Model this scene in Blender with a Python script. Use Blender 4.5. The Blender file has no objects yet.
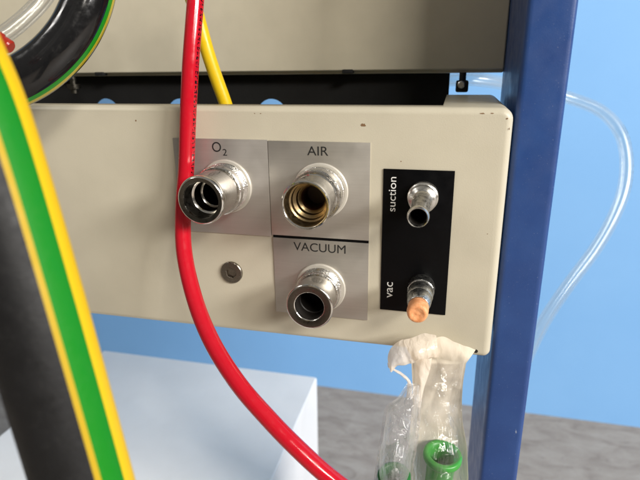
import bpy, bmesh, math, random
from mathutils import Vector, Matrix, noise

random.seed(7)
sc = bpy.context.scene
COL = sc.collection
PI = math.pi
FLOOR = 665.4            # millimetres from the floor up to the gas panel's own origin


def W(x, y, z):          # panel millimetres -> world metres
    return Vector((x * .001, y * .001, (z + FLOOR) * .001))


# ------------------------------------------------------------------ camera
yw, pt, rl = math.radians(13.95837), math.radians(-18.49672), math.radians(0.79446)
R = Matrix.Rotation(yw, 3, 'Z') @ Matrix.Rotation(pt, 3, 'X') @ Matrix.Rotation(rl, 3, 'Y')
right, fwd, up = R.col[0], R.col[1], R.col[2]
cd = bpy.data.cameras.new('camera')
cam = bpy.data.objects.new('camera', cd)
COL.objects.link(cam)
M4 = Matrix((right, up, -fwd)).transposed().to_4x4()
M4.translation = W(35.3966, -240.0, 34.5739)
cam.matrix_world = M4
cd.sensor_width = 36.0
cd.lens = 36.0 * 530.01 / 640.0
cd.clip_start = .005
cd.clip_end = 60
cd.dof.use_dof = True
cd.dof.focus_distance = .248
cd.dof.aperture_fstop = 15.0
sc.camera = cam

# ------------------------------------------------------------------ world and lamps
w = bpy.data.worlds.new('World')
sc.world = w
w.use_nodes = True
nt = w.node_tree
bg = nt.nodes['Background']
tc = nt.nodes.new('ShaderNodeTexCoord')
sp = nt.nodes.new('ShaderNodeSeparateXYZ')
nt.links.new(tc.outputs['Generated'], sp.inputs[0])
rp = nt.nodes.new('ShaderNodeValToRGB')
mr = nt.nodes.new('ShaderNodeMapRange')
mr.inputs['From Min'].default_value = -1
nt.links.new(sp.outputs['Z'], mr.inputs['Value'])
nt.links.new(mr.outputs[0], rp.inputs[0])
els = [(0, (.10, .09, .075)), (.42, (.16, .145, .12)), (.55, (.34, .315, .27)), (.75, (.62, .59, .53)), (1, (.9, .88, .82))]
while len(rp.color_ramp.elements) < len(els):
    rp.color_ramp.elements.new(.5)
for e, (p, c) in zip(rp.color_ramp.elements, els):
    e.position = p
    e.color = (*c, 1)
nt.links.new(rp.outputs[0], bg.inputs[0])
bg.inputs[1].default_value = .27


def area(name, loc, aim, sx, sy, power, col=(1, .95, .86)):
    l = bpy.data.lights.new(name, 'AREA')
    l.shape = 'RECTANGLE'
    l.size = sx
    l.size_y = sy
    l.energy = power
    l.color = col
    o = bpy.data.objects.new(name, l)
    COL.objects.link(o)
    o.location = loc
    o.rotation_euler = (Vector(aim) - Vector(loc)).to_track_quat('-Z', 'Y').to_euler()
    return o


area('unseen_lamp', (1.5, -1.75, 2.0), (-.05, .05, .62), .8, .35, 40, (1, .94, .85))
area('unseen_lamp', (-1.5, -.65, 2.05), (-.1, 0, .6), .5, .2, 5.5, (1, .97, .93))
area('unseen_lamp', (4.5, -2.2, 2.6), (-.4, .77, .2), 1.8, .8, 320, (1, .965, .93))  # added lamp far to the right, no known source, brightens the blue wall

sc.view_settings.view_transform = 'Standard'
sc.view_settings.look = 'None'
sc.view_settings.exposure = 0
sc.view_settings.gamma = 1
sc.render.resolution_x = 1024
sc.render.resolution_y = 768
sc.cycles.max_bounces = 14
sc.cycles.transparent_max_bounces = 24
sc.cycles.transmission_bounces = 12

# ------------------------------------------------------------------ material helpers


class MT:
    def __init__(s, name):
        s.m = bpy.data.materials.new(name)
        s.m.use_nodes = True
        s.t = s.m.node_tree
        s.b = s.t.nodes['Principled BSDF']
        s.out = s.t.nodes['Material Output']

    def n(s, typ, **kw):
        x = s.t.nodes.new(typ)
        for k, v in kw.items():
            setattr(x, k, v)
        return x

    def l(s, a, b):
        s.t.links.new(a, b)

    def coords(s, scale=(1, 1, 1), rot=(0, 0, 0)):
        # object coordinates in millimetres
        t = s.n('ShaderNodeTexCoord')
        mp = s.n('ShaderNodeMapping')
        mp.inputs['Scale'].default_value = tuple(1000 * v for v in scale)
        mp.inputs['Rotation'].default_value = rot
        s.l(t.outputs['Object'], mp.inputs[0])
        return mp.outputs[0]

    def noise(s, scale, detail=3, co=None, rough=.55, dist=0):
        x = s.n('ShaderNodeTexNoise')
        x.inputs['Scale'].default_value = scale
        x.inputs['Detail'].default_value = detail
        x.inputs['Roughness'].default_value = rough
        x.inputs['Distortion'].default_value = dist
        s.l(co if co else s.coords(), x.inputs['Vector'])
        return x.outputs[0]

    def crumple(s, scale):
        v = s.n('ShaderNodeTexVoronoi')
        v.inputs['Scale'].default_value = scale
        mp = s.coords((1, 1, .6))
        nz = s.n('ShaderNodeTexNoise')
        nz.inputs['Scale'].default_value = .05
        s.l(mp, nz.inputs['Vector'])
        ad = s.n('ShaderNodeVectorMath', operation='MULTIPLY_ADD')
        s.l(nz.outputs['Color'], ad.inputs[0])
        ad.inputs[1].default_value = (9, 9, 9)
        s.l(mp, ad.inputs[2])
        s.l(ad.outputs[0], v.inputs['Vector'])
        return v.outputs['Distance']

    def ramp(s, fac, stops, mode='LINEAR'):
        r = s.n('ShaderNodeValToRGB')
        r.color_ramp.interpolation = mode
        while len(r.color_ramp.elements) < len(stops):
            r.color_ramp.elements.new(.5)
        for e, (p, c) in zip(r.color_ramp.elements, stops):
            e.position = p
            e.color = (*c, 1) if len(c) == 3 else c
        s.l(fac, r.inputs[0])
        return r.outputs[0]

    def val(s, fac, a, b, lo=0, hi=1):
        r = s.n('ShaderNodeMapRange')
        r.inputs['From Min'].default_value = lo
        r.inputs['From Max'].default_value = hi
        r.inputs['To Min'].default_value = a
        r.inputs['To Max'].default_value = b
        s.l(fac, r.inputs[0])
        return r.outputs[0]

    def mix(s, fac, a, b):
        x = s.n('ShaderNodeMix', data_type='RGBA')
        if isinstance(fac, (int, float)):
            x.inputs[0].default_value = fac
        else:
            s.l(fac, x.inputs[0])
        for i, v in ((6, a), (7, b)):
            if isinstance(v, tuple):
                x.inputs[i].default_value = (*v, 1)
            else:
                s.l(v, x.inputs[i])
        return x.outputs[2]

    def math(s, op, a, b=None):
        x = s.n('ShaderNodeMath', operation=op)
        for i, v in enumerate((a, b)):
            if v is None:
                continue
            if isinstance(v, (int, float)):
                x.inputs[i].default_value = v
            else:
                s.l(v, x.inputs[i])
        return x.outputs[0]

    def bump(s, h, strength=.3, dist=.001, target=None):
        x = s.n('ShaderNodeBump')
        x.inputs['Strength'].default_value = strength
        x.inputs['Distance'].default_value = dist
        s.l(h, x.inputs['Height'])
        s.l(x.outputs[0], (target or s.b).inputs['Normal'])
        return x

    def set(s, base=None, rough=None, metal=None, **kw):
        d = {'Base Color': base, 'Roughness': rough, 'Metallic': metal}
        d.update(kw)
        for k, v in d.items():
            if v is None:
                continue
            if isinstance(v, tuple):
                s.b.inputs[k].default_value = (*v, 1) if len(v) == 3 else v
            elif isinstance(v, (int, float)):
                s.b.inputs[k].default_value = v
            else:
                s.l(v, s.b.inputs[k])
        return s


def paint(name, base, rough=.45, var=.06, grain=.25, spots=None, spot_col=(.1, .06, .03), gscale=1.6, cloud=.02):
    m = MT(name)
    n1 = m.noise(cloud, 4)
    col = m.mix(m.val(n1, 0, 1, .35, .65), tuple(c * (1 - var) for c in base), tuple(min(1, c * (1 + var)) for c in base))
    if spots:
        n2 = m.noise(spots[0], 2)
        msk = m.ramp(n2, [(spots[1], (0, 0, 0)), (spots[1] + .03, (1, 1, 1))])
        col = m.mix(msk, col, spot_col)
    m.set(base=col, rough=m.val(m.noise(.08, 4), rough - .07, rough + .07, .3, .7))
    m.bump(m.noise(gscale, 2), grain, .0002)
    return m.m


CREAM = paint('cream_powder_coat', (.53, .49, .382), .42, .045, .22)
CREAM2 = paint('cabinet_paint', (.62, .57, .44), .48, .07, .18)
WHITE = paint('white_box_paint', (.88, .862, .835), .6, .035, .12, (.035, .82), (.45, .44, .42), cloud=.012)
BLACKP = paint('matt_black', (.003, .003, .003), .75, .1, .1)


def blue_post():
    m = MT('blue_post_paint')
    n1 = m.noise(.05, 5)
    col = m.mix(m.val(n1, 0, 1, .35, .65), (.016, .052, .195), (.02, .063, .22))
    dust = m.noise(1.1, 3)
    col = m.mix(m.ramp(dust, [(.66, (0, 0, 0)), (.76, (.35, .35, .35))]), col, (.25, .29, .38))
    sc1 = m.noise(.22, 5, m.coords((1, 1, .45)), .7)
    col = m.mix(m.ramp(sc1, [(.71, (0, 0, 0)), (.73, (.6, .6, .6))]), col, (.42, .46, .52))
    m.set(base=col, rough=m.val(m.noise(.09, 4), .3, .5, .3, .7))
    m.bump(m.noise(1.4, 3), .16, .0002)
    return m.m


BLUE = blue_post()


def wall_mat():
    m = MT('light_blue_wall')
    n1 = m.noise(.006, 5)
    col = m.mix(m.val(n1, 0, 1, .35, .65), (.225, .49, .885), (.24, .51, .905))
    st = m.noise(.02, 6, m.coords((.25, 1, 2.2)), .65)
    col = m.mix(m.ramp(st, [(.64, (0, 0, 0)), (.75, (.25, .25, .25))]), col, (.18, .42, .78))
    m.set(base=col, rough=.55)
    m.bump(m.noise(.35, 4), .08, .0006)
    return m.m


def floor_mat():
    m = MT('grey_vinyl_floor')
    co = m.coords((1, 2.2, 1), (0, 0, .3))
    n1 = m.noise(.016, 8, co, .7, .8)
    col = m.ramp(n1, [(.28, (.25, .20, .16)), (.45, (.36, .30, .245)), (.6, (.42, .36, .30)), (.78, (.49, .43, .365))])
    n2 = m.noise(.035, 8, m.coords((1, 2.8, 1), (0, 0, .3)), .7, 1.0)
    col = m.mix(m.ramp(n2, [(.57, (0, 0, 0)), (.72, (.6, .6, .6))]), col, (.17, .13, .10))
    m.set(base=col, rough=.5)
    m.bump(n2, .15, .001)
    return m.m


def alu(name, base, rough=.38):
    m = MT(name)
    br = m.noise(.9, 4, m.coords((.04, 1, 1.6)))
    c = m.mix(m.val(br, 0, 1, .3, .7), tuple(v * .97 for v in base), tuple(v * 1.03 for v in base))
    sm = m.noise(.05, 4)
    m.set(base=c, rough=m.val(sm, rough - .08, rough + .1, .3, .7), metal=.75)
    m.bump(br, .03, .0002)
    return m.m


PLATE = alu('anodised_plate', (.50, .475, .43), .42)
PLATE2 = alu('anodised_plate_pale', (.53, .505, .47), .46)


def chrome(name, base=(.72, .70, .66), rough=.16, engraved=False, wear=.1):
    m = MT(name)
    sm = m.noise(.5, 4)
    col = m.mix(m.val(m.noise(.9, 5), 0, 1, .35, .65), tuple(v * (1 - wear) for v in base), base)
    m.set(base=col, rough=m.val(sm, max(.03, rough - .1), rough + .12, .3, .7), metal=1.0)
    if engraved:
        h = m.noise(1.5, 3)
        m.bump(m.ramp(h, [(.47, (0, 0, 0)), (.53, (1, 1, 1))]), .2, .0003)
    else:
        m.bump(m.noise(1.2, 3), .05, .0002)
    return m.m


CHROME = chrome('worn_chrome')
CHROME_D = chrome('satin_chrome', (.62, .60, .56), .3)
CHROME_E = chrome('engraved_chrome', (.70, .68, .64), .2, True)
DULL = chrome('dull_zinc', (.58, .58, .56), .3, True, .4)
DARKM = chrome('dark_gunmetal', (.13, .12, .10), .32)
BRASS = chrome('tarnished_brass', (.31, .23, .125), .36, False, .12)
STEEL_SCREW = chrome('burnished_steel', (.24, .215, .18), .28)
mm = MT('pale_washer')
mm.set(base=(.62, .59, .52), rough=.35, metal=.35)
WASHER = mm.m
mm = MT('bore_black')
mm.set(base=(.012, .010, .008), rough=.5)
BORE = mm.m
mm = MT('bore_brown')
mm.set(base=(.05, .02, .012), rough=.45)
BOREB = mm.m
mm = MT('printed_black_ink')
mm.set(base=(.012, .012, .012), rough=.5)
INK = mm.m
mm = MT('printed_white_ink')
mm.set(base=(.72, .72, .70), rough=.5)
INKW = mm.m
mm = MT('black_gloss_plate')
mm.set(base=(.0025, .0025, .003), rough=mm.val(mm.noise(.2, 4), .28, .45, .3, .7))
mm.b.inputs['Specular IOR Level'].default_value = .12
BPLATE = mm.m
mm = MT('rust_chip')
mm.set(base=(.20, .115, .055), rough=.8)
CHIP = mm.m


def uvtube(name, stops, rough=.3, marks=None, bump=.0, mode='CONSTANT', mark_col=(.02, .012, .012), dusty=.012):
    """colour by angle round the tube (U) with optional printed marks along it (V, millimetres)"""
    m = MT(name)
    uv = m.n('ShaderNodeUVMap')
    s = m.n('ShaderNodeSeparateXYZ')
    m.l(uv.outputs[0], s.inputs[0])
    u, v = s.outputs[0], s.outputs[1]
    col = m.ramp(u, stops, mode)
    if marks:
        u0, u1, size, thr = marks
        cb = m.n('ShaderNodeCombineXYZ')
        m.l(m.math('MULTIPLY', u, 1 / (u1 - u0) * 3.2), cb.inputs[0])
        m.l(m.math('MULTIPLY', v, 1 / size), cb.inputs[1])
        nz = m.n('ShaderNodeTexNoise')
        nz.inputs['Scale'].default_value = 1.0
        nz.inputs['Detail'].default_value = 1
        m.l(cb.outputs[0], nz.inputs['Vector'])
        gate = m.math('MULTIPLY', m.math('GREATER_THAN', u, u0), m.math('LESS_THAN', u, u1))
        gate = m.math('MULTIPLY', gate, m.math('LESS_THAN', v, 112))
        gap = m.math('GREATER_THAN', m.math('FRACT', m.math('MULTIPLY', v, 1 / 2.1)), .3)
        line = m.math('MULTIPLY', m.math('GREATER_THAN', nz.outputs[0], thr), gap)
        col = m.mix(m.math('MULTIPLY', gate, line), col, mark_col)
    dirt = m.noise(.25, 5)
    dust = m.noise(.5, 7, None, .7)
    col = m.mix(m.ramp(dust, [(.54, (0, 0, 0)), (.72, (dusty,) * 3)]), col, (.32, .30, .27))
    m.set(base=col, rough=m.val(dirt, rough - .08, rough + .12, .3, .7))
    if bump:
        m.bump(m.noise(.8, 4), bump, .0003)
    return m


def clear_mat(name, tint=(.93, .95, .95), haze=.06, rough=.05, wr=0, hazecol=(.9, .9, .88), wscale=.16, gl=(.08, .75), marks=None):
    """thin clear plastic: see-through with a fresnel sheen, a trace of milky haze and optional wrinkles"""
    m = MT(name)
    t = m.t
    t.nodes.remove(m.b)
    tr = m.n('ShaderNodeBsdfTransparent')
    tr.inputs[0].default_value = (*tint, 1)
    gs = m.n('ShaderNodeBsdfGlossy')
    gs.inputs['Roughness'].default_value = rough
    df = m.n('ShaderNodeBsdfTranslucent')
    df.inputs[0].default_value = (*hazecol, 1)
    df2 = m.n('ShaderNodeBsdfDiffuse')
    df2.inputs[0].default_value = (*hazecol, 1)
    lw = m.n('ShaderNodeLayerWeight')
    lw.inputs[0].default_value = .35
    dm = m.n('ShaderNodeMixShader')
    m.l(df.outputs[0], dm.inputs[1])
    m.l(df2.outputs[0], dm.inputs[2])
    dm.inputs[0].default_value = .5
    a = m.n('ShaderNodeMixShader')
    m.l(m.val(lw.outputs['Facing'], haze, min(1, haze * 3)), a.inputs[0])
    m.l(tr.outputs[0], a.inputs[1])
    m.l(dm.outputs[0], a.inputs[2])
    b = m.n('ShaderNodeMixShader')
    m.l(m.val(lw.outputs['Fresnel'], gl[0], gl[1]), b.inputs[0])
    m.l(a.outputs[0], b.inputs[1])
    m.l(gs.outputs[0], b.inputs[2])
    m.l(b.outputs[0], m.out.inputs[0])
    if marks:                                   # tiny printed characters along part of the tube
        u0, u1, v0, v1 = marks
        uv = m.n('ShaderNodeUVMap')
        s = m.n('ShaderNodeSeparateXYZ')
        m.l(uv.outputs[0], s.inputs[0])
        u, v = s.outputs[0], s.outputs[1]
        nz = m.noise(.55, 1, uv.outputs[0])
        gate = m.math('MULTIPLY', m.math('MULTIPLY', m.math('GREATER_THAN', u, u0), m.math('LESS_THAN', u, u1)),
                      m.math('MULTIPLY', m.math('GREATER_THAN', v, v0), m.math('LESS_THAN', v, v1)))
        ink = m.n('ShaderNodeBsdfDiffuse')
        ink.inputs[0].default_value = (.03, .04, .05, 1)
        e = m.n('ShaderNodeMixShader')
        m.l(m.math('MULTIPLY', m.math('MULTIPLY', gate, m.math('GREATER_THAN', nz, .5)), .75), e.inputs[0])
        m.l(b.outputs[0], e.inputs[1])
        m.l(ink.outputs[0], e.inputs[2])
        m.l(e.outputs[0], m.out.inputs[0])
    if wr:
        h = m.math('ADD', m.noise(wscale, 4, m.coords((1, 1, .45)), .55, 1.5), m.math('MULTIPLY', m.crumple(.12), .9))
        bp = m.n('ShaderNodeBump')
        bp.inputs['Strength'].default_value = wr
        bp.inputs['Distance'].default_value = .003
        m.l(h, bp.inputs['Height'])
        for q in (gs, df2, lw):
            m.l(bp.outputs[0], q.inputs['Normal'])
    return m.m


def paper_mat():
    m = MT('cream_medical_paper')
    n1 = m.noise(.06, 5)
    col = m.mix(m.val(n1, 0, 1, .35, .65), (.84, .745, .595), (.90, .815, .68))
    m.set(base=col, rough=.5)
    m.b.inputs['Specular IOR Level'].default_value = .4
    h = m.noise(.07, 4, m.coords((1, 1, .5)), .5, .8)
    h = m.math('ADD', h, m.math('MULTIPLY', m.crumple(.10), .8))
    bp = m.bump(h, .22, .004)
    tl = m.n('ShaderNodeBsdfTranslucent')
    m.l(col, tl.inputs[0])
    mx = m.n('ShaderNodeMixShader')
    mx.inputs[0].default_value = .27
    m.l(m.b.outputs[0], mx.inputs[1])
    m.l(tl.outputs[0], mx.inputs[2])
    m.l(mx.outputs[0], m.out.inputs[0])
    return m.m


# ------------------------------------------------------------------ object helpers
def tag(o, label=None, cat=None, group=None, kind=None):
    for k, v in (('label', label), ('category', cat), ('group', group), ('kind', kind)):
        if v:
            o[k] = v
    return o


ORG = {}


def thing(name, base, label, cat, group=None):
    o = bpy.data.objects.new(name, None)
    o.empty_display_size = .01
    COL.objects.link(o)
    o.location = W(*base)
    ORG[o] = Vector(base)
    return tag(o, label, cat, group)


def obj(name, bm, m, parent=None, base=None, sharp=35, smooth=True):
    """bm holds panel millimetres; the mesh is stored relative to its thing's base"""
    org = ORG[parent] if parent else Vector(base if base else (0, 0, 0))
    for v in bm.verts:
        v.co = (v.co - org) * .001
    me = bpy.data.meshes.new(name)
    bm.normal_update()
    bm.to_mesh(me)
    bm.free()
    for mat in (m if isinstance(m, (list, tuple)) else [m]):
        me.materials.append(mat)
    if smooth:
        me.shade_smooth()
        me.set_sharp_from_angle(angle=math.radians(sharp))
    o = bpy.data.objects.new(name, me)
    COL.objects.link(o)
    if parent:
        o.parent = parent
    else:
        o.location = W(*org)
    ORG[o] = org
    return o


def box(bm, x0, x1, y0, y1, z0, z1, bev=0, seg=2, mi=0):
    r = bmesh.ops.create_cube(bm, size=1)
    vs = r['verts']
    for v in vs:
        v.co = Vector((x0 + (v.co.x + .5) * (x1 - x0), y0 + (v.co.y + .5) * (y1 - y0), z0 + (v.co.z + .5) * (z1 - z0)))
    fs = {f for v in vs for f in v.link_faces}
    for f in fs:
        f.material_index = mi
    if bev:
        es = list({e for f in fs for e in f.edges})
        bmesh.ops.bevel(bm, geom=es, offset=bev, segments=seg, affect='EDGES', profile=.6)


def lathe(bm, prof, o, axis=(0, -1, 0), seg=72, mi=None, wob=0):
    """prof = [(radius, distance along axis, material index)]"""
    ax = Vector(axis).normalized()
    a = ax.orthogonal().normalized()
    b = ax.cross(a)
    o = Vector(o)
    rings = []
    for p in prof:
        r, h = p[0], p[1]
        if r < 1e-6:
            rings.append([bm.verts.new(o + ax * h)])
        else:
            rings.append([bm.verts.new(o + ax * h + (a * math.cos(2 * PI * k / seg) + b * math.sin(2 * PI * k / seg)) * r *
                                       (1 + wob * noise.noise(Vector((k * .3, h * .4, r)))))
                          for k in range(seg)])
    for i in range(len(rings) - 1):
        A, B = rings[i], rings[i + 1]
        m = prof[i + 1][2] if len(prof[i + 1]) > 2 else 0
        for k in range(seg):
            k2 = (k + 1) % seg
            if len(A) == 1 and len(B) == 1:
                continue
            if len(A) == 1:
                f = bm.faces.new((A[0], B[k2], B[k]))
            elif len(B) == 1:
                f = bm.faces.new((A[k], A[k2], B[0]))
            else:
                f = bm.faces.new((A[k], A[k2], B[k2], B[k]))
            f.material_index = m
    return rings


def spline(pts, step):
    P = [Vector(p) for p in pts]
    P = [2 * P[0] - P[1]] + P + [2 * P[-1] - P[-2]]
    out = []
    for i in range(1, len(P) - 2):
        p0, p1, p2, p3 = P[i - 1:i + 3]
        n = max(2, int((p2 - p1).length / step))
        for k in range(n):
            t = k / n
            out.append(.5 * ((2 * p1) + (p2 - p0) * t + (2 * p0 - 5 * p1 + 4 * p2 - p3) * t * t + (3 * p1 - p0 - 3 * p2 + p3) * t ** 3))
    out.append(P[-2])
    for _ in range(3):
        out = [out[0]] + [(out[i - 1] + 2 * out[i] + out[i + 1]) / 4 for i in range(1, len(out) - 1)] + [out[-1]]
    return out


def tube(bm, pts, r, ref, seg=40, step=3.0, inner=None):
    """swept tube; U = 0 faces ref, U grows counter-clockwise seen along the path; V in millimetres"""
    uvl = bm.loops.layers.uv.verify()
    C = spline(pts, step)
    ref = Vector(ref)
    L = [0]
    for i in range(1, len(C)):
        L.append(L[-1] + (C[i] - C[i - 1]).length)

    def skin(rad, flip):
        rings = []
        for i, c in enumerate(C):
            t = (C[min(i + 1, len(C) - 1)] - C[max(i - 1, 0)]).normalized()
            a = (ref - t * ref.dot(t)).normalized()
            b = a.cross(t)
            rings.append([bm.verts.new(c + (a * math.cos(2 * PI * k / seg) + b * math.sin(2 * PI * k / seg)) * rad) for k in range(seg)])
        for i in range(len(C) - 1):
            for k in range(seg):
                k2 = (k + 1) % seg
                vs = [rings[i][k], rings[i][k2], rings[i + 1][k2], rings[i + 1][k]]
                uvs = [(k / seg, L[i]), ((k + 1) / seg, L[i]), ((k + 1) / seg, L[i + 1]), (k / seg, L[i + 1])]
                if not flip:
                    vs.reverse()
                    uvs.reverse()
                f = bm.faces.new(vs)
                for lp, q in zip(f.loops, uvs):
                    lp[uvl].uv = q
        return rings
    ro = skin(r, False)
    if inner:
        ri = skin(inner, True)
        for e in (0, -1):
            for k in range(seg):
                k2 = (k + 1) % seg
                f = [ro[e][k], ri[e][k], ri[e][k2], ro[e][k2]]
                bm.faces.new(f if e else f[::-1])
    else:
        bm.faces.new(ro[0])
        bm.faces.new(ro[-1][::-1])
    return C


def text(name, s, x0, x1, z0, z1, y, m, parent, rot=False, sub=None):
    """lettering whose ink fills the given rectangle on a plane facing -Y"""
    cu = bpy.data.curves.new(name, 'FONT')
    cu.body = s
    cu.size = 1
    cu.resolution_u = 6
    if sub:
        cu.body = s + sub
        cu.small_caps_scale = .6
    to = bpy.data.objects.new('tmp_text', cu)
    COL.objects.link(to)
    dg = bpy.context.evaluated_depsgraph_get()
    me = bpy.data.meshes.new_from_object(to.evaluated_get(dg))
    bpy.data.objects.remove(to)
    bm = bmesh.new()
    bm.from_mesh(me)
    bpy.data.meshes.remove(me)
    r = bmesh.ops.extrude_face_region(bm, geom=bm.faces[:])
    bmesh.ops.translate(bm, vec=(0, 0, -.02), verts=[v for v in r['geom'] if isinstance(v, bmesh.types.BMVert)])
    fit(bm, bm.verts[:], x0, x1, z0, z1, y, rot)
    return obj(name, bm, m, parent, smooth=False)


def fit(bm, vs, x0, x1, z0, z1, y, rot):
    mx0, mx1 = min(v.co.x for v in vs), max(v.co.x for v in vs)
    my0, my1 = min(v.co.y for v in vs), max(v.co.y for v in vs)
    for v in vs:
        a = (v.co.x - mx0) / (mx1 - mx0)
        b = (v.co.y - my0) / (my1 - my0)
        d = y - (.08 if v.co.z > -.01 else -.02)
        if rot:
            v.co = Vector((x0 + (1 - b) * (x1 - x0), d, z0 + a * (z1 - z0)))
        else:
            v.co = Vector((x0 + a * (x1 - x0), d, z0 + b * (z1 - z0)))


# ------------------------------------------------------------------ setting: floor, wall, box
bm = bmesh.new()
bmesh.ops.create_grid(bm, x_segments=8, y_segments=8, size=4000)
for v in bm.verts:
    v.co = Vector((v.co.x, v.co.y - 2400, -FLOOR))
tag(obj('floor', bm, floor_mat(), base=(0, 0, -FLOOR), smooth=False), kind='structure')

bm = bmesh.new()
box(bm, -3500, 3500, 770, 870, -FLOOR - 20, 1700)
tag(obj('back_wall', bm, wall_mat(), base=(0, 820, -FLOOR), smooth=False),
    'plain light blue wall behind the trolley meeting the grey floor', 'wall')

bm = bmesh.new()
box(bm, -446, -119.5, -80, 357, -FLOOR + 1, -365.4, 3.5, 3)
tag(obj('storage_box', bm, WHITE, base=(-282, 140, -FLOOR)),
    'white flat topped box standing on the floor below the cream panel', 'box')

# ------------------------------------------------------------------ blue post
bm = bmesh.new()
box(bm, 62.8, 83.2, 17.5, 111, -FLOOR + 1, 420, 3.0, 4)
tag(obj('frame_post', bm, BLUE, base=(73, 64, -FLOOR), sharp=50),
    'dark blue rectangular upright post beside the cream gas panel', 'post')

# ------------------------------------------------------------------ upper cabinet
cab = thing('upper_cabinet', (-140, 215, 27.5), 'cream metal cabinet above the dark gap, right over the gas panel', 'cabinet')
bm = bmesh.new()
box(bm, -420, 62.6, 102.5, 330, 27.6, 330, 1.2, 2)
obj('body', bm, CREAM2, cab)
bm = bmesh.new()
box(bm, -419, 62.4, 99.0, 102.2, 29.6, 328, 1.3, 3)
obj('front_panel', bm, CREAM2, cab)
for x in (-205, -29.7):
    bm = bmesh.new()
    box(bm, x - 3.4, x + 3.4, 97.6, 104, 28.0, 30.4, .6, 2)
    obj('clip', bm, BLACKP, cab)
# dark closing plate under the cabinet with round holes
bm = bmesh.new()
holes = [(-212.5, 1.6, 10.2), (-153.0, 1.2, 10.6), (-84.8, 1.0, 10.8)]
hv = []
edges = []
outer = [bm.verts.new((x, 112, z)) for x, z in ((-330, -98), (32, -98), (32, 27.6), (-330, 27.6))]
edges += [bm.edges.new((outer[i], outer[(i + 1) % 4])) for i in range(4)]
for hx, hz, hr in holes:
    c = [bm.verts.new((hx + hr * math.cos(2 * PI * k / 40), 112, hz + hr * math.sin(2 * PI * k / 40))) for k in range(40)]
    edges += [bm.edges.new((c[i], c[(i + 1) % 40])) for i in range(40)]
bmesh.ops.triangle_fill(bm, edges=edges, use_beauty=True)
r = bmesh.ops.extrude_face_region(bm, geom=bm.faces[:])
bmesh.ops.translate(bm, vec=(0, 1.5, 0), verts=[v for v in r['geom'] if isinstance(v, bmesh.types.BMVert)])
bmesh.ops.recalc_face_normals(bm, faces=bm.faces[:])
obj('rear_plate', bm, BLACKP, cab, smooth=False)
# hanging adjuster with a pale cap, right of the gap
bm = bmesh.new()
lathe(bm, [(0, 0), (2.0, 0), (2.0, 6.2), (0, 6.2)], (39.6, 98, 28), (0, 0, -1), 20)
box(bm, 35.9, 43.2, 95.2, 101.5, 16.8, 23.6, 1.4, 3)
foot = obj('adjuster', bm, BLACKP, cab)
bm = bmesh.new()
lathe(bm, [(0, 1.2), (1.6, 1.2), (2.1, .8), (2.2, 0), (0, 0)], (39.0, 95.2, 21.2), (0, -1, 0), 24)
obj('cap', bm, CHROME_D, foot)
# faint bracket and rods inside the gap at the left
bm = bmesh.new()
lathe(bm, [(0, 0), (2.2, 0), (2.2, 5), (4.5, 5), (4.5, 8), (2.5, 8), (2.5, 11), (0, 11)], (-222, 92, 27.6), (0, 0, -1), 20)
obj('bolt', bm, DARKM, cab)

# ------------------------------------------------------------------ cream gas panel
gp = thing('gas_outlet_unit', (-135, 60, -103.6), 'cream metal gas outlet panel with three chrome sockets and a black plate', 'panel')
x0, x1, z0, z1, rf = -330.0, 60.4, -103.7, 15.6, 3.2
bm = bmesh.new()


def outline(inset, ct=5.2, cb=3.6):
    pts = []

    def corner(cx, cz, r, a0):
        for k in range(9):
            a = a0 + PI / 2 * k / 8
            pts.append((cx + r * math.cos(a), cz + r * math.sin(a)))
    a, b, c, d = x0 + inset, x1 - inset, z0 + inset, z1 - inset
    pts.append((a, c))
    corner(b - max(cb - inset, .4), c + max(cb - inset, .4), max(cb - inset, .4), -PI / 2)
    corner(b - max(ct - inset, .4), d - max(ct - inset, .4), max(ct - inset, .4), 0)
    pts.append((31.2, d))
    pts.append((30.8, d))
    pts.append((a, d))
    return pts


rings = []
for k in range(7):
    a = PI / 2 * k / 6
    ins = rf * (1 - math.sin(a))
    yy = rf * (1 - math.cos(a))
    rings.append([bm.verts.new((px, yy, pz)) for px, pz in outline(ins)])
last = []
ol = outline(0)
for i, (px, pz) in enumerate(ol):
    deep = 110.0
    if pz > z1 - .01 and px < 31.0:
        deep = 13.0
    if pz > z1 - 6 and px >= 31.0:
        deep = 93.5
    last.append(bm.verts.new((px, deep, pz)))
rings.append(last)
n = len(ol)
bm.faces.new(rings[0])
for A, B in zip(rings, rings[1:]):
    for i in range(n):
        j = (i + 1) % n
        bm.faces.new((A[i], B[i], B[j], A[j]))
bmesh.ops.recalc_face_normals(bm, faces=bm.faces[:])
f0 = [f for f in bm.faces if len(f.verts) > 10][0]
if f0.normal.y > 0:
    bmesh.ops.reverse_faces(bm, faces=bm.faces[:])
hs = obj('housing', bm, CREAM, gp, sharp=30)
so = hs.modifiers.new('sheet', 'SOLIDIFY')
so.thickness = .0014
so.offset = -1

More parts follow.
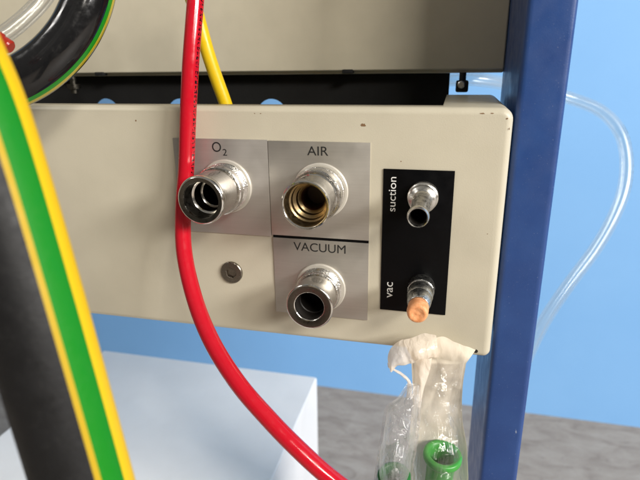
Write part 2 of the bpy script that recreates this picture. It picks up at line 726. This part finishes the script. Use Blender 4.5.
# worn paint along the folded edge and the drilled hole at the lower corner
chips = [(-3.6, 7.7, 1.5, .9), (47.5, 13.2, 1.2, .3), (57.6, 11.2, .6, .4), (51.5, 13.3, .7, .25), (58.9, 7.0, .25, .5),
         (-118, 8.3, .5, .5), (-52, 12.4, .35, .25), (-55, 12.4, .3, .25), (14, -8.2, .3, .3), (54, -40, .25, .3)]
for cx, cz, a, b in chips:
    bm = bmesh.new()
    yy = 0.0
    if cz > z1 - rf:
        q = (cz - (z1 - rf)) / rf
        yy = rf * (1 - math.sqrt(max(0, 1 - q * q)))
    vs = []
    for k in range(14):
        an = 2 * PI * k / 14
        rr = random.uniform(.6, 1.15)
        px, pz = cx + a * rr * math.cos(an), cz + b * rr * math.sin(an)
        q = max(0, (pz - (z1 - rf)) / rf)
        yy = rf * (1 - math.sqrt(max(0, 1 - q * q)))
        vs.append(bm.verts.new((px, yy - .06, pz)))
    bm.faces.new(vs)
    bmesh.ops.recalc_face_normals(bm, faces=bm.faces[:])
    obj('paint_chip', bm, CHIP, gp, smooth=False)
bm = bmesh.new()
lathe(bm, [(1.0, .03), (.95, .08), (.0, .05)], (53.6, 0, -100.4), (0, -1, 0), 24)
obj('drilled_hole', bm, BORE, gp)


def plate(name, xa, xb, za, zb, th, m, bev=.12, label=None):
    bm = bmesh.new()
    box(bm, xa, xb, -th, -.01, za, zb, bev, 2)
    o = obj(name, bm, m, gp)
    if label:
        o['label'] = label
    return o


p1 = plate('label_plate', -98.4, -49.15, -47.7, .3, .7, PLATE2, label='grey metal plate lettered O2')
p2 = plate('label_plate', -48.85, 0, -46.7, .0, .8, PLATE, label='grey metal plate lettered AIR')
p3 = plate('label_plate', -48.4, 0, -89.1, -48.1, .7, PLATE, label='grey metal plate lettered VACUUM')
bm = bmesh.new()
box(bm, -48.3, -.1, -.45, -.02, -48.08, -46.72)
obj('plate_gap', bm, BPLATE, gp, smooth=False)
p4 = plate('label_plate', 6.2, 37.9, -82.3, -11.7, .6, BPLATE, .1, 'black plate lettered suction and vac')
text('lettering', 'O', -77.6, -72.9, -6.0, -1.2, -.7, INK, p1)
text('lettering', '2', -72.2, -70.0, -7.7, -4.5, -.7, INK, p1)
text('lettering', 'AIR', -29.6, -19.5, -6.4, -2.2, -.8, INK, p2)
text('lettering', 'VACUUM', -37.7, -11.3, -54.2, -49.8, -.7, INK, p3)
text('lettering', 'suction', 8.9, 12.2, -31.6, -15.3, -.6, INKW, p4, True)
text('lettering', 'vac', 9.4, 12.2, -75.6, -67.3, -.6, INKW, p4, True)


def thread(r, h0, h1, pitch, amp):
    p = []
    h = h0
    while h < h1 - 1e-6:
        p += [(r, h + pitch * .15), (r - amp, h + pitch * .5), (r - amp, h + pitch * .65), (r, h + pitch)]
        h += pitch
    return p


def socket(o, name, label, washer_r, collar, barrel, mats):
    bm = bmesh.new()
    lathe(bm, barrel, o)
    s = obj(name, bm, mats, gp)
    s['label'] = label
    bm = bmesh.new()
    lathe(bm, [(washer_r - 5, .7), (washer_r, .7), (washer_r, 1.5), (washer_r - .4, 1.9), (washer_r - 5, 1.9)], o)
    obj('washer', bm, WASHER, s)
    bm = bmesh.new()
    lathe(bm, collar, o, wob=.004)
    obj('collar', bm, CHROME_E, s)
    return s


# O2
o = (-71.5, 0, -23.0)
socket(o, 'gas_socket', 'oxygen socket with a plain chrome barrel and wide dark rim', 13.4,
       [(9, 1.9), (11.6, 1.9), (12.0, 2.3)] + thread(12.0, 2.4, 6.8, 1.1, .55) + [(12, 7.0), (11.6, 7.4), (11.6, 8.0), (11.9, 8.3), (11.9, 11.2), (11.4, 11.7), (9, 11.7)],
       [(10.4, 2), (10.9, 11), (10.9, 27.0), (11.2, 27.4), (11.25, 28.8), (10.9, 29.8), (10.5, 30.1), (10.3, 30.1, 0), (8.5, 29.6, 1), (8.3, 29.2, 0), (8.15, 28.6, 0),
        (8.1, 22, 1), (7.6, 21.6, 0), (7.2, 21.4, 0), (7.1, 15, 1), (6.6, 14.6, 0), (6.2, 14.4, 0), (6.1, 6, 2), (0, 6, 2)],
       [CHROME, DARKM, BORE])
# AIR
o = (-23.4, 0, -23.2)
socket(o, 'gas_socket', 'air socket with a thin chrome lip and stepped brass bore', 13.4,
       [(9, 1.9), (11.8, 1.9), (12.1, 2.3), (12.1, 5.0), (11.7, 5.3), (11.7, 6.0), (12.1, 6.3), (12.1, 11.5), (11.6, 12.2), (9, 12.2)],
       [(10.2, 2), (10.7, 12), (10.7, 13.5), (10.2, 14.2), (10.2, 16), (10.6, 16.4), (10.7, 26), (10.9, 27), (10.8, 28.8), (10.4, 29.3), (9.9, 29.3), (9.5, 28.9, 0),
        (9.3, 28.3, 1), (9.1, 22.5, 1), (8.4, 22.0, 1), (8.3, 19.5, 1), (7.0, 18.6, 1), (6.9, 16.2, 1), (5.6, 15.4, 1), (5.3, 15.0, 2), (5.0, 6, 2), (0, 6, 2)],
       [CHROME, BRASS, BOREB])
# VACUUM
o = (-24.1, 0, -73.3)
sv = socket(o, 'gas_socket', 'vacuum socket with a wide flat flange round a dark bore', 12.9,
            [(8.5, 1.9), (11.0, 1.9), (11.3, 2.2)] + thread(11.3, 2.3, 7.7, .9, .5) + [(11.2, 8.2), (10.6, 8.8), (8.5, 8.8)],
            [(9.6, 2), (10.2, 8.8), (10.0, 12), (9.5, 14), (9.3, 20), (9.6, 21.2), (10.9, 21.7), (11.2, 22.0), (11.3, 23.2), (11.0, 23.7), (10.7, 23.85), (10.5, 23.85),
             (7.4, 23.6, 1), (7.1, 23.4, 0), (6.75, 22.7, 0), (6.7, 16, 2), (6.3, 15.6, 2), (6.2, 4, 2), (0, 4, 2)],
            [CHROME, DARKM, BORE])
# suction nozzle
o = (24.6, 0, -23.5)
bm = bmesh.new()
lathe(bm, [(5, .5), (6.6, .5), (6.9, .9), (6.9, 4.0), (6.5, 4.5), (5.6, 4.8), (5.5, 5.6), (6.3, 6.0), (6.3, 8.0), (5.6, 8.8), (4.6, 9.2), (4.2, 9.8), (3.95, 11), (3.9, 29), (4.1, 32.0),
           (4.35, 34.2), (4.4, 35.6), (4.2, 36.8), (3.95, 37.2), (3.7, 37.1), (3.4, 36.4), (3.3, 35.5), (3.3, 34, 1), (3.2, 15, 1), (0, 15, 1)], o, seg=56)
ns = obj('hose_nozzle', bm, [CHROME_D, BORE], gp)
ns['label'] = 'plain open chrome suction nozzle'
# vac nozzle
o = (25.9, 0, -68.2)
bm = bmesh.new()
lathe(bm, [(5, .5), (6.3, .6), (6.4, 1.2), (6.2, 6.8), (5.7, 7.3), (5.5, 7.9), (6.0, 8.3), (5.9, 12.5), (5.4, 14.6), (5.1, 15.0), (5.6, 15.5), (5.4, 18.5), (4.7, 22.2), (4.4, 22.5), (3.9, 22.5),
           (3.8, 21, 1), (0, 21, 1)], o, seg=56, wob=.008)
nv = obj('hose_nozzle', bm, [DULL, BORE], gp)
nv['label'] = 'dull ridged vac nozzle'

# hexagon socket screw in the panel
cx, cz, Rr = -72.1, -69.1, 6.0
bm = bmesh.new()
N = 72
th = .35


def hexr(a, ap):
    a = (a % (PI / 3)) - PI / 6
    return ap / math.cos(a)


layers = [(lambda a: Rr, -.02), (lambda a: Rr - .05, -1.0), (lambda a: Rr - .4, -1.35), (lambda a: hexr(a + th, 2.7), -1.45), (lambda a: hexr(a + th, 2.45), -1.2),
          (lambda a: hexr(a + th, 2.4), -.15)]
rg = [[bm.verts.new((cx + fn(2 * PI * k / N) * math.cos(2 * PI * k / N), y, cz + fn(2 * PI * k / N) * math.sin(2 * PI * k / N))) for k in range(N)] for fn, y in layers]
for A, B in zip(rg, rg[1:]):
    for k in range(N):
        bm.faces.new((A[k], A[(k + 1) % N], B[(k + 1) % N], B[k]))
cvt = bm.verts.new((cx, -.1, cz))
for k in range(N):
    bm.faces.new((rg[-1][k], rg[-1][(k + 1) % N], cvt))
bmesh.ops.recalc_face_normals(bm, faces=bm.faces[:])
obj('screw', bm, STEEL_SCREW, gp, sharp=25)

# ------------------------------------------------------------------ orange plug
mm = MT('orange_rubber')
c0 = mm.noise(.45, 4)
mm.set(base=mm.mix(mm.val(c0, 0, 1, .35, .65), (.72, .29, .11), (.86, .42, .20)), rough=.55)
mm.b.inputs['Subsurface Weight'].default_value = .15
mm.b.inputs['Subsurface Radius'].default_value = (.002, .001, .0005)
mm.bump(mm.noise(.7, 4), .5, .0006)
bm = bmesh.new()
lathe(bm, [(0, 21.2), (3.6, 21.2), (3.7, 22.6), (4.2, 22.9), (4.6, 24), (4.65, 28.8), (4.4, 30.2), (3.7, 31.0), (2.8, 30.9), (1.7, 30.2), (.7, 30.3), (0, 30.4)], (25.9, 0, -68.2), seg=48, wob=.02)
tag(obj('rubber_plug', bm, mm.m, base=(25.9, -22, -68.2), sharp=60),
    'small orange rubber plug stuck in the end of the vac nozzle', 'plug')

# ------------------------------------------------------------------ tubes and hoses
red_m = uvtube('red_pvc', [(0, (.50, .006, .018)), (1, (.50, .006, .018))], .16, (.10, .19, 1.5, .49), mark_col=(.02, .003, .004))
red_m.b.inputs['Subsurface Weight'].default_value = .1
red_m.b.inputs['Subsurface Radius'].default_value = (.003, .0005, .0005)
bm = bmesh.new()
RED = [(-80.3, 8.1, 87.5), (-81.1, 1.3, 62.2), (-82.9, -4.7, 36.5), (-85.6, -7.6, 10.0), (-88.3, -8.6, -13.3), (-90.2, -11.3, -30.2), (-86.7, -21.5, -50.4), (-77.6, -32.5, -69.9), (-64.5, -44.3, -85.2), (-48.4, -54.5, -98.3), (-33.8, -60.1, -109.0), (-21.5, -63.4, -118.1), (-5.5, -65.7, -130.0), (12.9, -65.5, -142.6), (36.6, -64.7, -157.6)]
tube(bm, RED, 3.85, (.45, -.89, 0), 40, 2.0)
tag(obj('gas_tube', bm, red_m.m, base=RED[0], sharp=60), 'glossy red plastic tube with black print hanging across the cream panel', 'tube')

yel_m = uvtube('yellow_pvc', [(0, (.72, .48, .008)), (1, (.72, .48, .008))], .32)
bm = bmesh.new()
YEL = [(-106.3, 38.9, 94.8), (-100.2, 34.3, 70.8), (-97.1, 34.0, 61.2), (-93.0, 34.8, 41.7), (-89.5, 36.9, 26.4), (-86.0, 38.7, 13.2), (-83.0, 42.5, -6.3), (-82.4, 48.4, -28.7)]
tube(bm, YEL, 3.6, (0, -1, 0), 36, 2.0)
tag(obj('gas_tube', bm, yel_m.m, base=YEL[-1], sharp=60), 'thin yellow tube passing down into the dark gap behind the red tube', 'tube')

G, Y_, K = (.003, .19, .004), (.79, .48, .003), (.007, .007, .0075)
front_m = uvtube('striped_black_hose', [(0, K), (.03, (.46, .30, .006)), (.048, G), (.13, Y_), (.275, K)], .5, bump=.25, dusty=.02)
front_m.b.inputs['Specular IOR Level'].default_value = .3
bm = bmesh.new()
FR = [(-83.9, -140.4, 69.2), (-75.4, -142.0, 52.0), (-70.9, -142.3, 38.4), (-67.0, -142.9, 27.7), (-62.7, -144.4, 10.8), (-54.5, -148.7, -23.4), (-46.9, -152.4, -61.7), (-42.7, -154.7, -83.9)]
tube(bm, FR, 11.2, (.69, -.69, .2), 96, 2.0)
tag(obj('striped_hose', bm, front_m.m, base=FR[-1], sharp=60), 'thick black hose with yellow and green stripes, nearest at the left edge', 'hose', 'striped black hoses')
loop_m = uvtube('striped_black_hose_loop', [(0, K), (.128, (.012, .22, .016)), (.165, (.50, .40, .03)), (.205, K)], .11, bump=.0)
bm = bmesh.new()
LP = [(-125.9, -3.9, 91.9), (-124.4, -9.3, 75.0), (-125.6, -14.3, 61.6), (-131.6, -20.7, 47.3), (-141.7, -28.5, 35.2), (-155.4, -35.8, 27.0), (-172.6, -43.8, 22.4), (-192.0, -52.8, 22.9)]
tube(bm, LP, 10.6, (.61, -.79, 0), 96, 2.0)
tag(obj('striped_hose', bm, loop_m.m, base=LP[-1], sharp=60), 'shiny black hose curving down in front of the cabinet at the upper left', 'hose', 'striped black hoses')

CLEAR = clear_mat('clear_pvc_tube', (.975, .98, .975), .045, .16, hazecol=(1, 1, .97), gl=(.02, .13), marks=(.17, .25, 170, 222))
bm = bmesh.new()
CR = [(20, 190, 20.2), (32, 178, 21.5), (46.7, 176, 22.0), (69.8, 190, 18.4), (101.2, 214, 11.8), (123.1, 224, 5.8), (148.0, 227.6, -4.1), (163.6, 226, -19.7), (169.7, 219.5, -39.4), (168.8, 209.5, -61.3),
      (162, 199, -81.4), (149.4, 185.8, -104.0), (130.6, 168.8, -128.0), (115.4, 155.2, -150.1), (104.7, 143.3, -170.6), (93.8, 128.9, -198.0), (85.4, 122, -237.2)]
tube(bm, CR, 4.8, (0, -1, 0), 40, 3.0, 3.3)
tag(obj('clear_tube', bm, CLEAR, base=CR[-1], sharp=60), 'clear plastic tube looping out behind the blue post against the wall', 'tube', 'clear plastic tubes')
CLEAR = clear_mat('clear_pvc_tube', (.975, .98, .975), .05, .08, hazecol=(1, 1, .97), gl=(.02, .4))
bm = bmesh.new()
CL = [(-117.8, -29.1, 79.2), (-124.4, -37.7, 65.2), (-127.9, -41.9, 58.7), (-131.7, -47.0, 52.9), (-136.3, -52.2, 47.6), (-140.4, -56.7, 43.9)]
tube(bm, CL, 3.3, (0, -1, 0), 36, 1.5, 2.1)
tag(obj('clear_tube', bm, CLEAR, base=CL[-1], sharp=60), 'short clear tube curving in the top left corner above the shiny black hose', 'tube', 'clear plastic tubes')
mm = MT('dark_red_plastic')
mm.set(base=(.30, .018, .008), rough=.25)
bm = bmesh.new()
lathe(bm, [(0, 0), (2.6, 0), (3.0, .5), (3.0, 4.0), (2.4, 4.6), (2.2, 5.2), (2.7, 5.8), (2.7, 8.2), (2.2, 8.9), (0, 9.0)], (-139.6, -57.1, 46.6), (.82, .05, -.57), 32)
tag(obj('tube_cap', bm, mm.m, base=(-136, -57, 44)), 'small dark red cap peeping out beside the striped hose at the top left', 'cap')

# ------------------------------------------------------------------ pouches with green connectors
PAPER = paper_mat()
FILM = clear_mat('clear_pouch_film', (.99, .985, .98), .03, .04, 1.0, (1, .97, .92), .13, gl=(.05, .6))
FILM2 = clear_mat('hazy_pouch_film', (.95, .945, .94), .16, .04, 1.0, (1, .98, .95), .13, gl=(.05, .5))
RP = [(24.4, 50.2, -95.1, -5.0), (23.2, 51.0, -99.6, -5.8), (22.9, 49.0, -103.8, -6.5), (23.9, 48.2, -114.0, -8.2), (25.0, 48.5, -124.2, -10.0), (24.6, 49.5, -133.6, -13.0),
      (24.3, 52.0, -143.0, -16.0), (24.3, 53.3, -154.7, -16.2), (24.8, 54.7, -166.7, -16.5), (25.8, 56.9, -191.8, -17.0), (28.3, 59.3, -225.0, -17.6)]
RB = [.7, 1.3, 1.8, 3.0, 4.6, 8.0, 11.0, 11.6, 11.6, 11, 5]
LPR = [(22.0, 28.7, -112.7, -16.0), (20.0, 28.9, -116.0, -18.0), (17.9, 29.7, -119.2, -20.0), (13.3, 29.4, -123.0, -20.8), (11.9, 29.5, -125.5, -21.4), (11.7, 29.3, -129.4, -22.4),
       (10.8, 29.0, -139.2, -24.8), (9.7, 27.6, -150.2, -26.1), (8.5, 27.7, -162.3, -26.4), (7.5, 28.2, -187.2, -26.9), (7.6, 29.6, -220.2, -27.6)]
LB = [1.2, 2.0, 3.0, 3.8, 4.6, 6, 9.0, 10.8, 10.8, 10, 5]


def interp_rows(rows, b, sub):
    P = spline([(r[0], r[1], r[2] * 1.0) for r in rows], 1e9)
    out = []
    for i in range(len(rows) - 1):
        for k in range(sub):
            t = k / sub
            a, c = rows[i], rows[i + 1]
            out.append([a[j] + (c[j] - a[j]) * t for j in range(4)] + [b[i] + (b[i + 1] - b[i]) * t])
    out.append(list(rows[-1]) + [b[-1]])
    for _ in range(4):
        out = [out[0]] + [[(out[i - 1][j] + 2 * out[i][j] + out[i + 1][j]) / 4 for j in range(5)] for i in range(1, len(out) - 1)] + [out[-1]]
    return out


def half(rows, b, front, amp, seed, lip=1.6, nseg=44, sub=9):
    """one half of a pillow-shaped pouch: rows run down, columns from left edge to right edge, with a flat welded lip"""
    bm = bmesh.new()
    g = []
    for (xl, xr, z, yc, bb) in interp_rows(rows, b, sub):
        xc, a = (xl + xr) / 2, (xr - xl) / 2
        row = []
        for k in range(nseg + 1):
            t = -1 + 2 * k / nseg
            lipf = min(lip, a * .3) / a
            s = max(0, 1 - (abs(t) / (1 - lipf)) ** 2) if abs(t) < 1 - lipf else 0
            d = bb * s ** .55 * (1.4 if front else .4)
            x = xc + a * t
            nz = noise.noise(Vector((x * .16 + seed, z * .06 + t, seed * 3.1))) + .55 * noise.noise(Vector((x * .4 - seed, z * .16, seed)))
            fold = abs(noise.noise(Vector((x * .11 + z * .05, z * .035, seed + 9)))) * 1.4
            y = yc + (-d if front else d) + amp * (nz + fold - .4) * (.25 + .75 * min(1, s * 2)) + .5 * noise.noise(Vector((0, z * .12, seed)))
            row.append(bm.verts.new((x + .5 * noise.noise(Vector((t, z * .12, seed + 5))), y, z + .8 * noise.noise(Vector((x * .2, seed, 2))))))
        g.append(row)
    for A, B in zip(g, g[1:]):
        for k in range(nseg):
            f = (A[k], B[k], B[k + 1], A[k + 1])
            bm.faces.new(f if front else f[::-1])
    return bm


rpo = thing('peel_pouch', (40, -16, -225), 'cream paper and film pouch hanging under the orange plug, next to the post', 'pouch', 'hanging plastic pouches')
obj('clear_film', half(RP[2:], RB[2:], True, .8, 8.0), FILM, rpo, sharp=70)
lpo = thing('peel_pouch', (19, -26, -220), 'hazy clear pouch hanging lower, left of the cream pouch', 'pouch', 'hanging plastic pouches')
obj('rear_film', half(LPR, LB, False, .6, 14.0), FILM2, lpo, sharp=70)
obj('clear_film', half(LPR, LB, True, .9, 21.0), FILM2, lpo, sharp=70)


def grid_sheet(A, B, nu, nv, amp, seed, bow=0):
    """a crumpled sheet between two edge curves"""
    bm = bmesh.new()
    a = spline(A, 1e9)
    SA, SB = spline(A, .4), spline(B, .4)

    def at(S, t):
        f = t * (len(S) - 1)
        i = min(int(f), len(S) - 2)
        return S[i].lerp(S[i + 1], f - i)
    g = []
    for i in range(nu + 1):
        t = i / nu
        row = []
        for j in range(nv + 1):
            s = j / nv
            p = at(SA, t).lerp(at(SB, t), s)
            k = amp * (noise.noise(Vector((p.x * .2, p.z * .1, seed))) + .9 * abs(noise.noise(Vector((p.x * .35 + p.z * .1, p.z * .09, seed + 4)))))
            p = p + Vector((.25 * k, k - bow * math.sin(PI * s), .3 * k))
            row.append(bm.verts.new(p))
        g.append(row)
    for P, Q in zip(g, g[1:]):
        for j in range(nv):
            bm.faces.new((P[j], P[j + 1], Q[j + 1], Q[j]))
    bmesh.ops.recalc_face_normals(bm, faces=bm.faces[:])
    return bm


# torn paper top: a peeled flap lying against the panel, with a curl folded over to the left
TOP = [(18.9, -7, -95.4), (22.7, -6.5, -93.2), (26.6, -6.5, -92.9), (30.5, -6.5, -94.4), (34.2, -6.5, -91.4), (39.0, -6, -91.4), (43.8, -6, -93.5), (48.6, -5, -95.6), (53.2, -3.5, -97.6)]
def paper_sheet(nseg=56, head=22, sub=9):
    """one sheet: a ragged torn top edge that narrows into the pouch and hangs down behind the funnel"""
    S = spline(TOP, .3)
    rows = interp_rows(RP[2:], RB[2:], sub)

    def body(r, k):
        xl, xr, z, yc, bb = r
        t = -1 + 2 * k / nseg
        sh = max(0, 1 - t * t)
        return Vector(((xl + xr) / 2 + (xr - xl) / 2 * t, yc + .35 * bb * sh ** .55, z))
    bm = bmesh.new()
    g = []
    for i in range(head):
        f = i / head
        row = []
        for k in range(nseg + 1):
            q = k / nseg * (len(S) - 1)
            j = min(int(q), len(S) - 2)
            top = S[j].lerp(S[j + 1], q - j)
            p = top.lerp(body(rows[0], k), f ** .8)
            p.y -= 1.1 * math.sin(PI * f) * (.35 + .65 * math.sin(PI * k / nseg))
            row.append(p)
        g.append(row)
    for r in rows:
        g.append([body(r, k) for k in range(nseg + 1)])
    vs = []
    for i, row in enumerate(g):
        w = min(1, i / 10)
        out = []
        for k, p in enumerate(row):
            t = k / nseg
            fold = noise.noise(Vector((t * 2.2 + .03 * p.z, p.z * .025, 3.3))) + .7 * abs(noise.noise(Vector((t * 3.5 - .05 * p.z, p.z * .035, 8.1)))) \
                + .22 * noise.noise(Vector((p.x * .22, p.z * .22, 1.2)))
            out.append(bm.verts.new((p.x + .25 * fold, p.y - 1.5 * fold * (.4 + .6 * w), p.z + .6 * noise.noise(Vector((p.x * .25, 3, 2))))))
        vs.append(out)
    for A, B in zip(vs, vs[1:]):
        for k in range(nseg):
            bm.faces.new((A[k], B[k], B[k + 1], A[k + 1]))
    return bm


obj('paper_backing', paper_sheet(), PAPER, rpo, sharp=80)
CA = [(34.3, -8.0, -89.5), (28.7, -8.0, -89.3), (23.2, -11.0, -90.8), (17.6, -12.0, -92.5), (13.4, -12.0, -96.8), (12.1, -12.0, -102.0), (13.2, -13.0, -106.6)]
CB = [(36.0, -12.0, -99.2), (29.2, -15.0, -98.9), (26.0, -15.0, -100.4), (24.3, -15.0, -102.5), (20.5, -15.5, -103.6), (17.2, -15.0, -104.4), (15.4, -14.0, -107.0)]
PAPER2 = clear_mat('thin_curled_film', (.96, .93, .88), .85, .2, .4, (1, .91, .79), gl=(.03, .25))
obj('curl', grid_sheet(CA, CB, 60, 26, .9, 6.0, 3.5), PAPER2, rpo, sharp=70)
bm = bmesh.new()
SA = [(11.9, -12.5, -104.6), (15.0, -14.0, -106.6), (18.8, -14.5, -108.2), (22.2, -14.5, -110.3), (24.2, -15.0, -113.6), (24.8, -17, -118.9)]
SB = [(12.6, -14.0, -106.6), (15.6, -15.0, -107.8), (19.2, -15.5, -109.7), (22.0, -15.5, -112.0), (22.2, -16.0, -115.0), (22.0, -18, -120)]
obj('torn_strip', grid_sheet(SA, SB, 40, 6, .3, 4.0, .6), PAPER2, lpo, sharp=70)
# the sheet between the curl and the left pouch
SC = [(25.5, -12.5, -99.5), (25.6, -13.2, -104.0), (25.6, -14.0, -109.0), (26.5, -15.0, -114.0), (24.0, -17, -120)]
SD = [(33.0, -11.5, -100.0), (32.6, -12.0, -105.0), (31.5, -13.5, -110.0), (30.0, -15.0, -116.0), (29.0, -18, -124)]
obj('twisted_neck', grid_sheet(SC, SD, 40, 14, .8, 12.0, 1.8), PAPER2, lpo, sharp=70)

mm = MT('green_plastic')
mm.set(base=(.045, .30, .042), rough=.35)
mm.b.inputs['Subsurface Weight'].default_value = .2
mm.b.inputs['Subsurface Radius'].default_value = (.001, .004, .001)
GREEN = mm.m
mm = MT('dark_green_plastic')
mm.set(base=(.02, .15, .035), rough=.4)
GREEN2 = mm.m


def connector(o, ax, m, label, k=1.0):
    bm = bmesh.new()
    prof = [(5.6, -16), (6.0, -2.6), (6.6, -.6), (7.7, .0), (8.9, -.3), (9.3, -1.0), (9.3, -3.0), (8.7, -4.2), (7.3, -5.0), (6.9, -6.0), (6.6, -16), (6.3, -30), (6.0, -46), (5.0, -46), (5.6, -16)]
    prof = [(r * k, h) for r, h in prof]
    lathe(bm, prof, o, ax, 56)
    bmesh.ops.remove_doubles(bm, verts=bm.verts[:], dist=.001)
    lathe(bm, [(5.4 * k, -15), (0, -15)], o, ax, 56)
    r = obj('funnel', bm, m, thing('suction_connector', o, label, 'connector', 'green connectors in pouches'), sharp=50)
    return r


connector((41.0, -21.5, -145.6), (.06, -.10, 1), GREEN, 'bright green funnel connector inside the cream pouch')
connector((18.6, -31, -154.2), (-.05, -.12, 1), GREEN2, 'dark green funnel connector inside the hazy left pouch', .86)
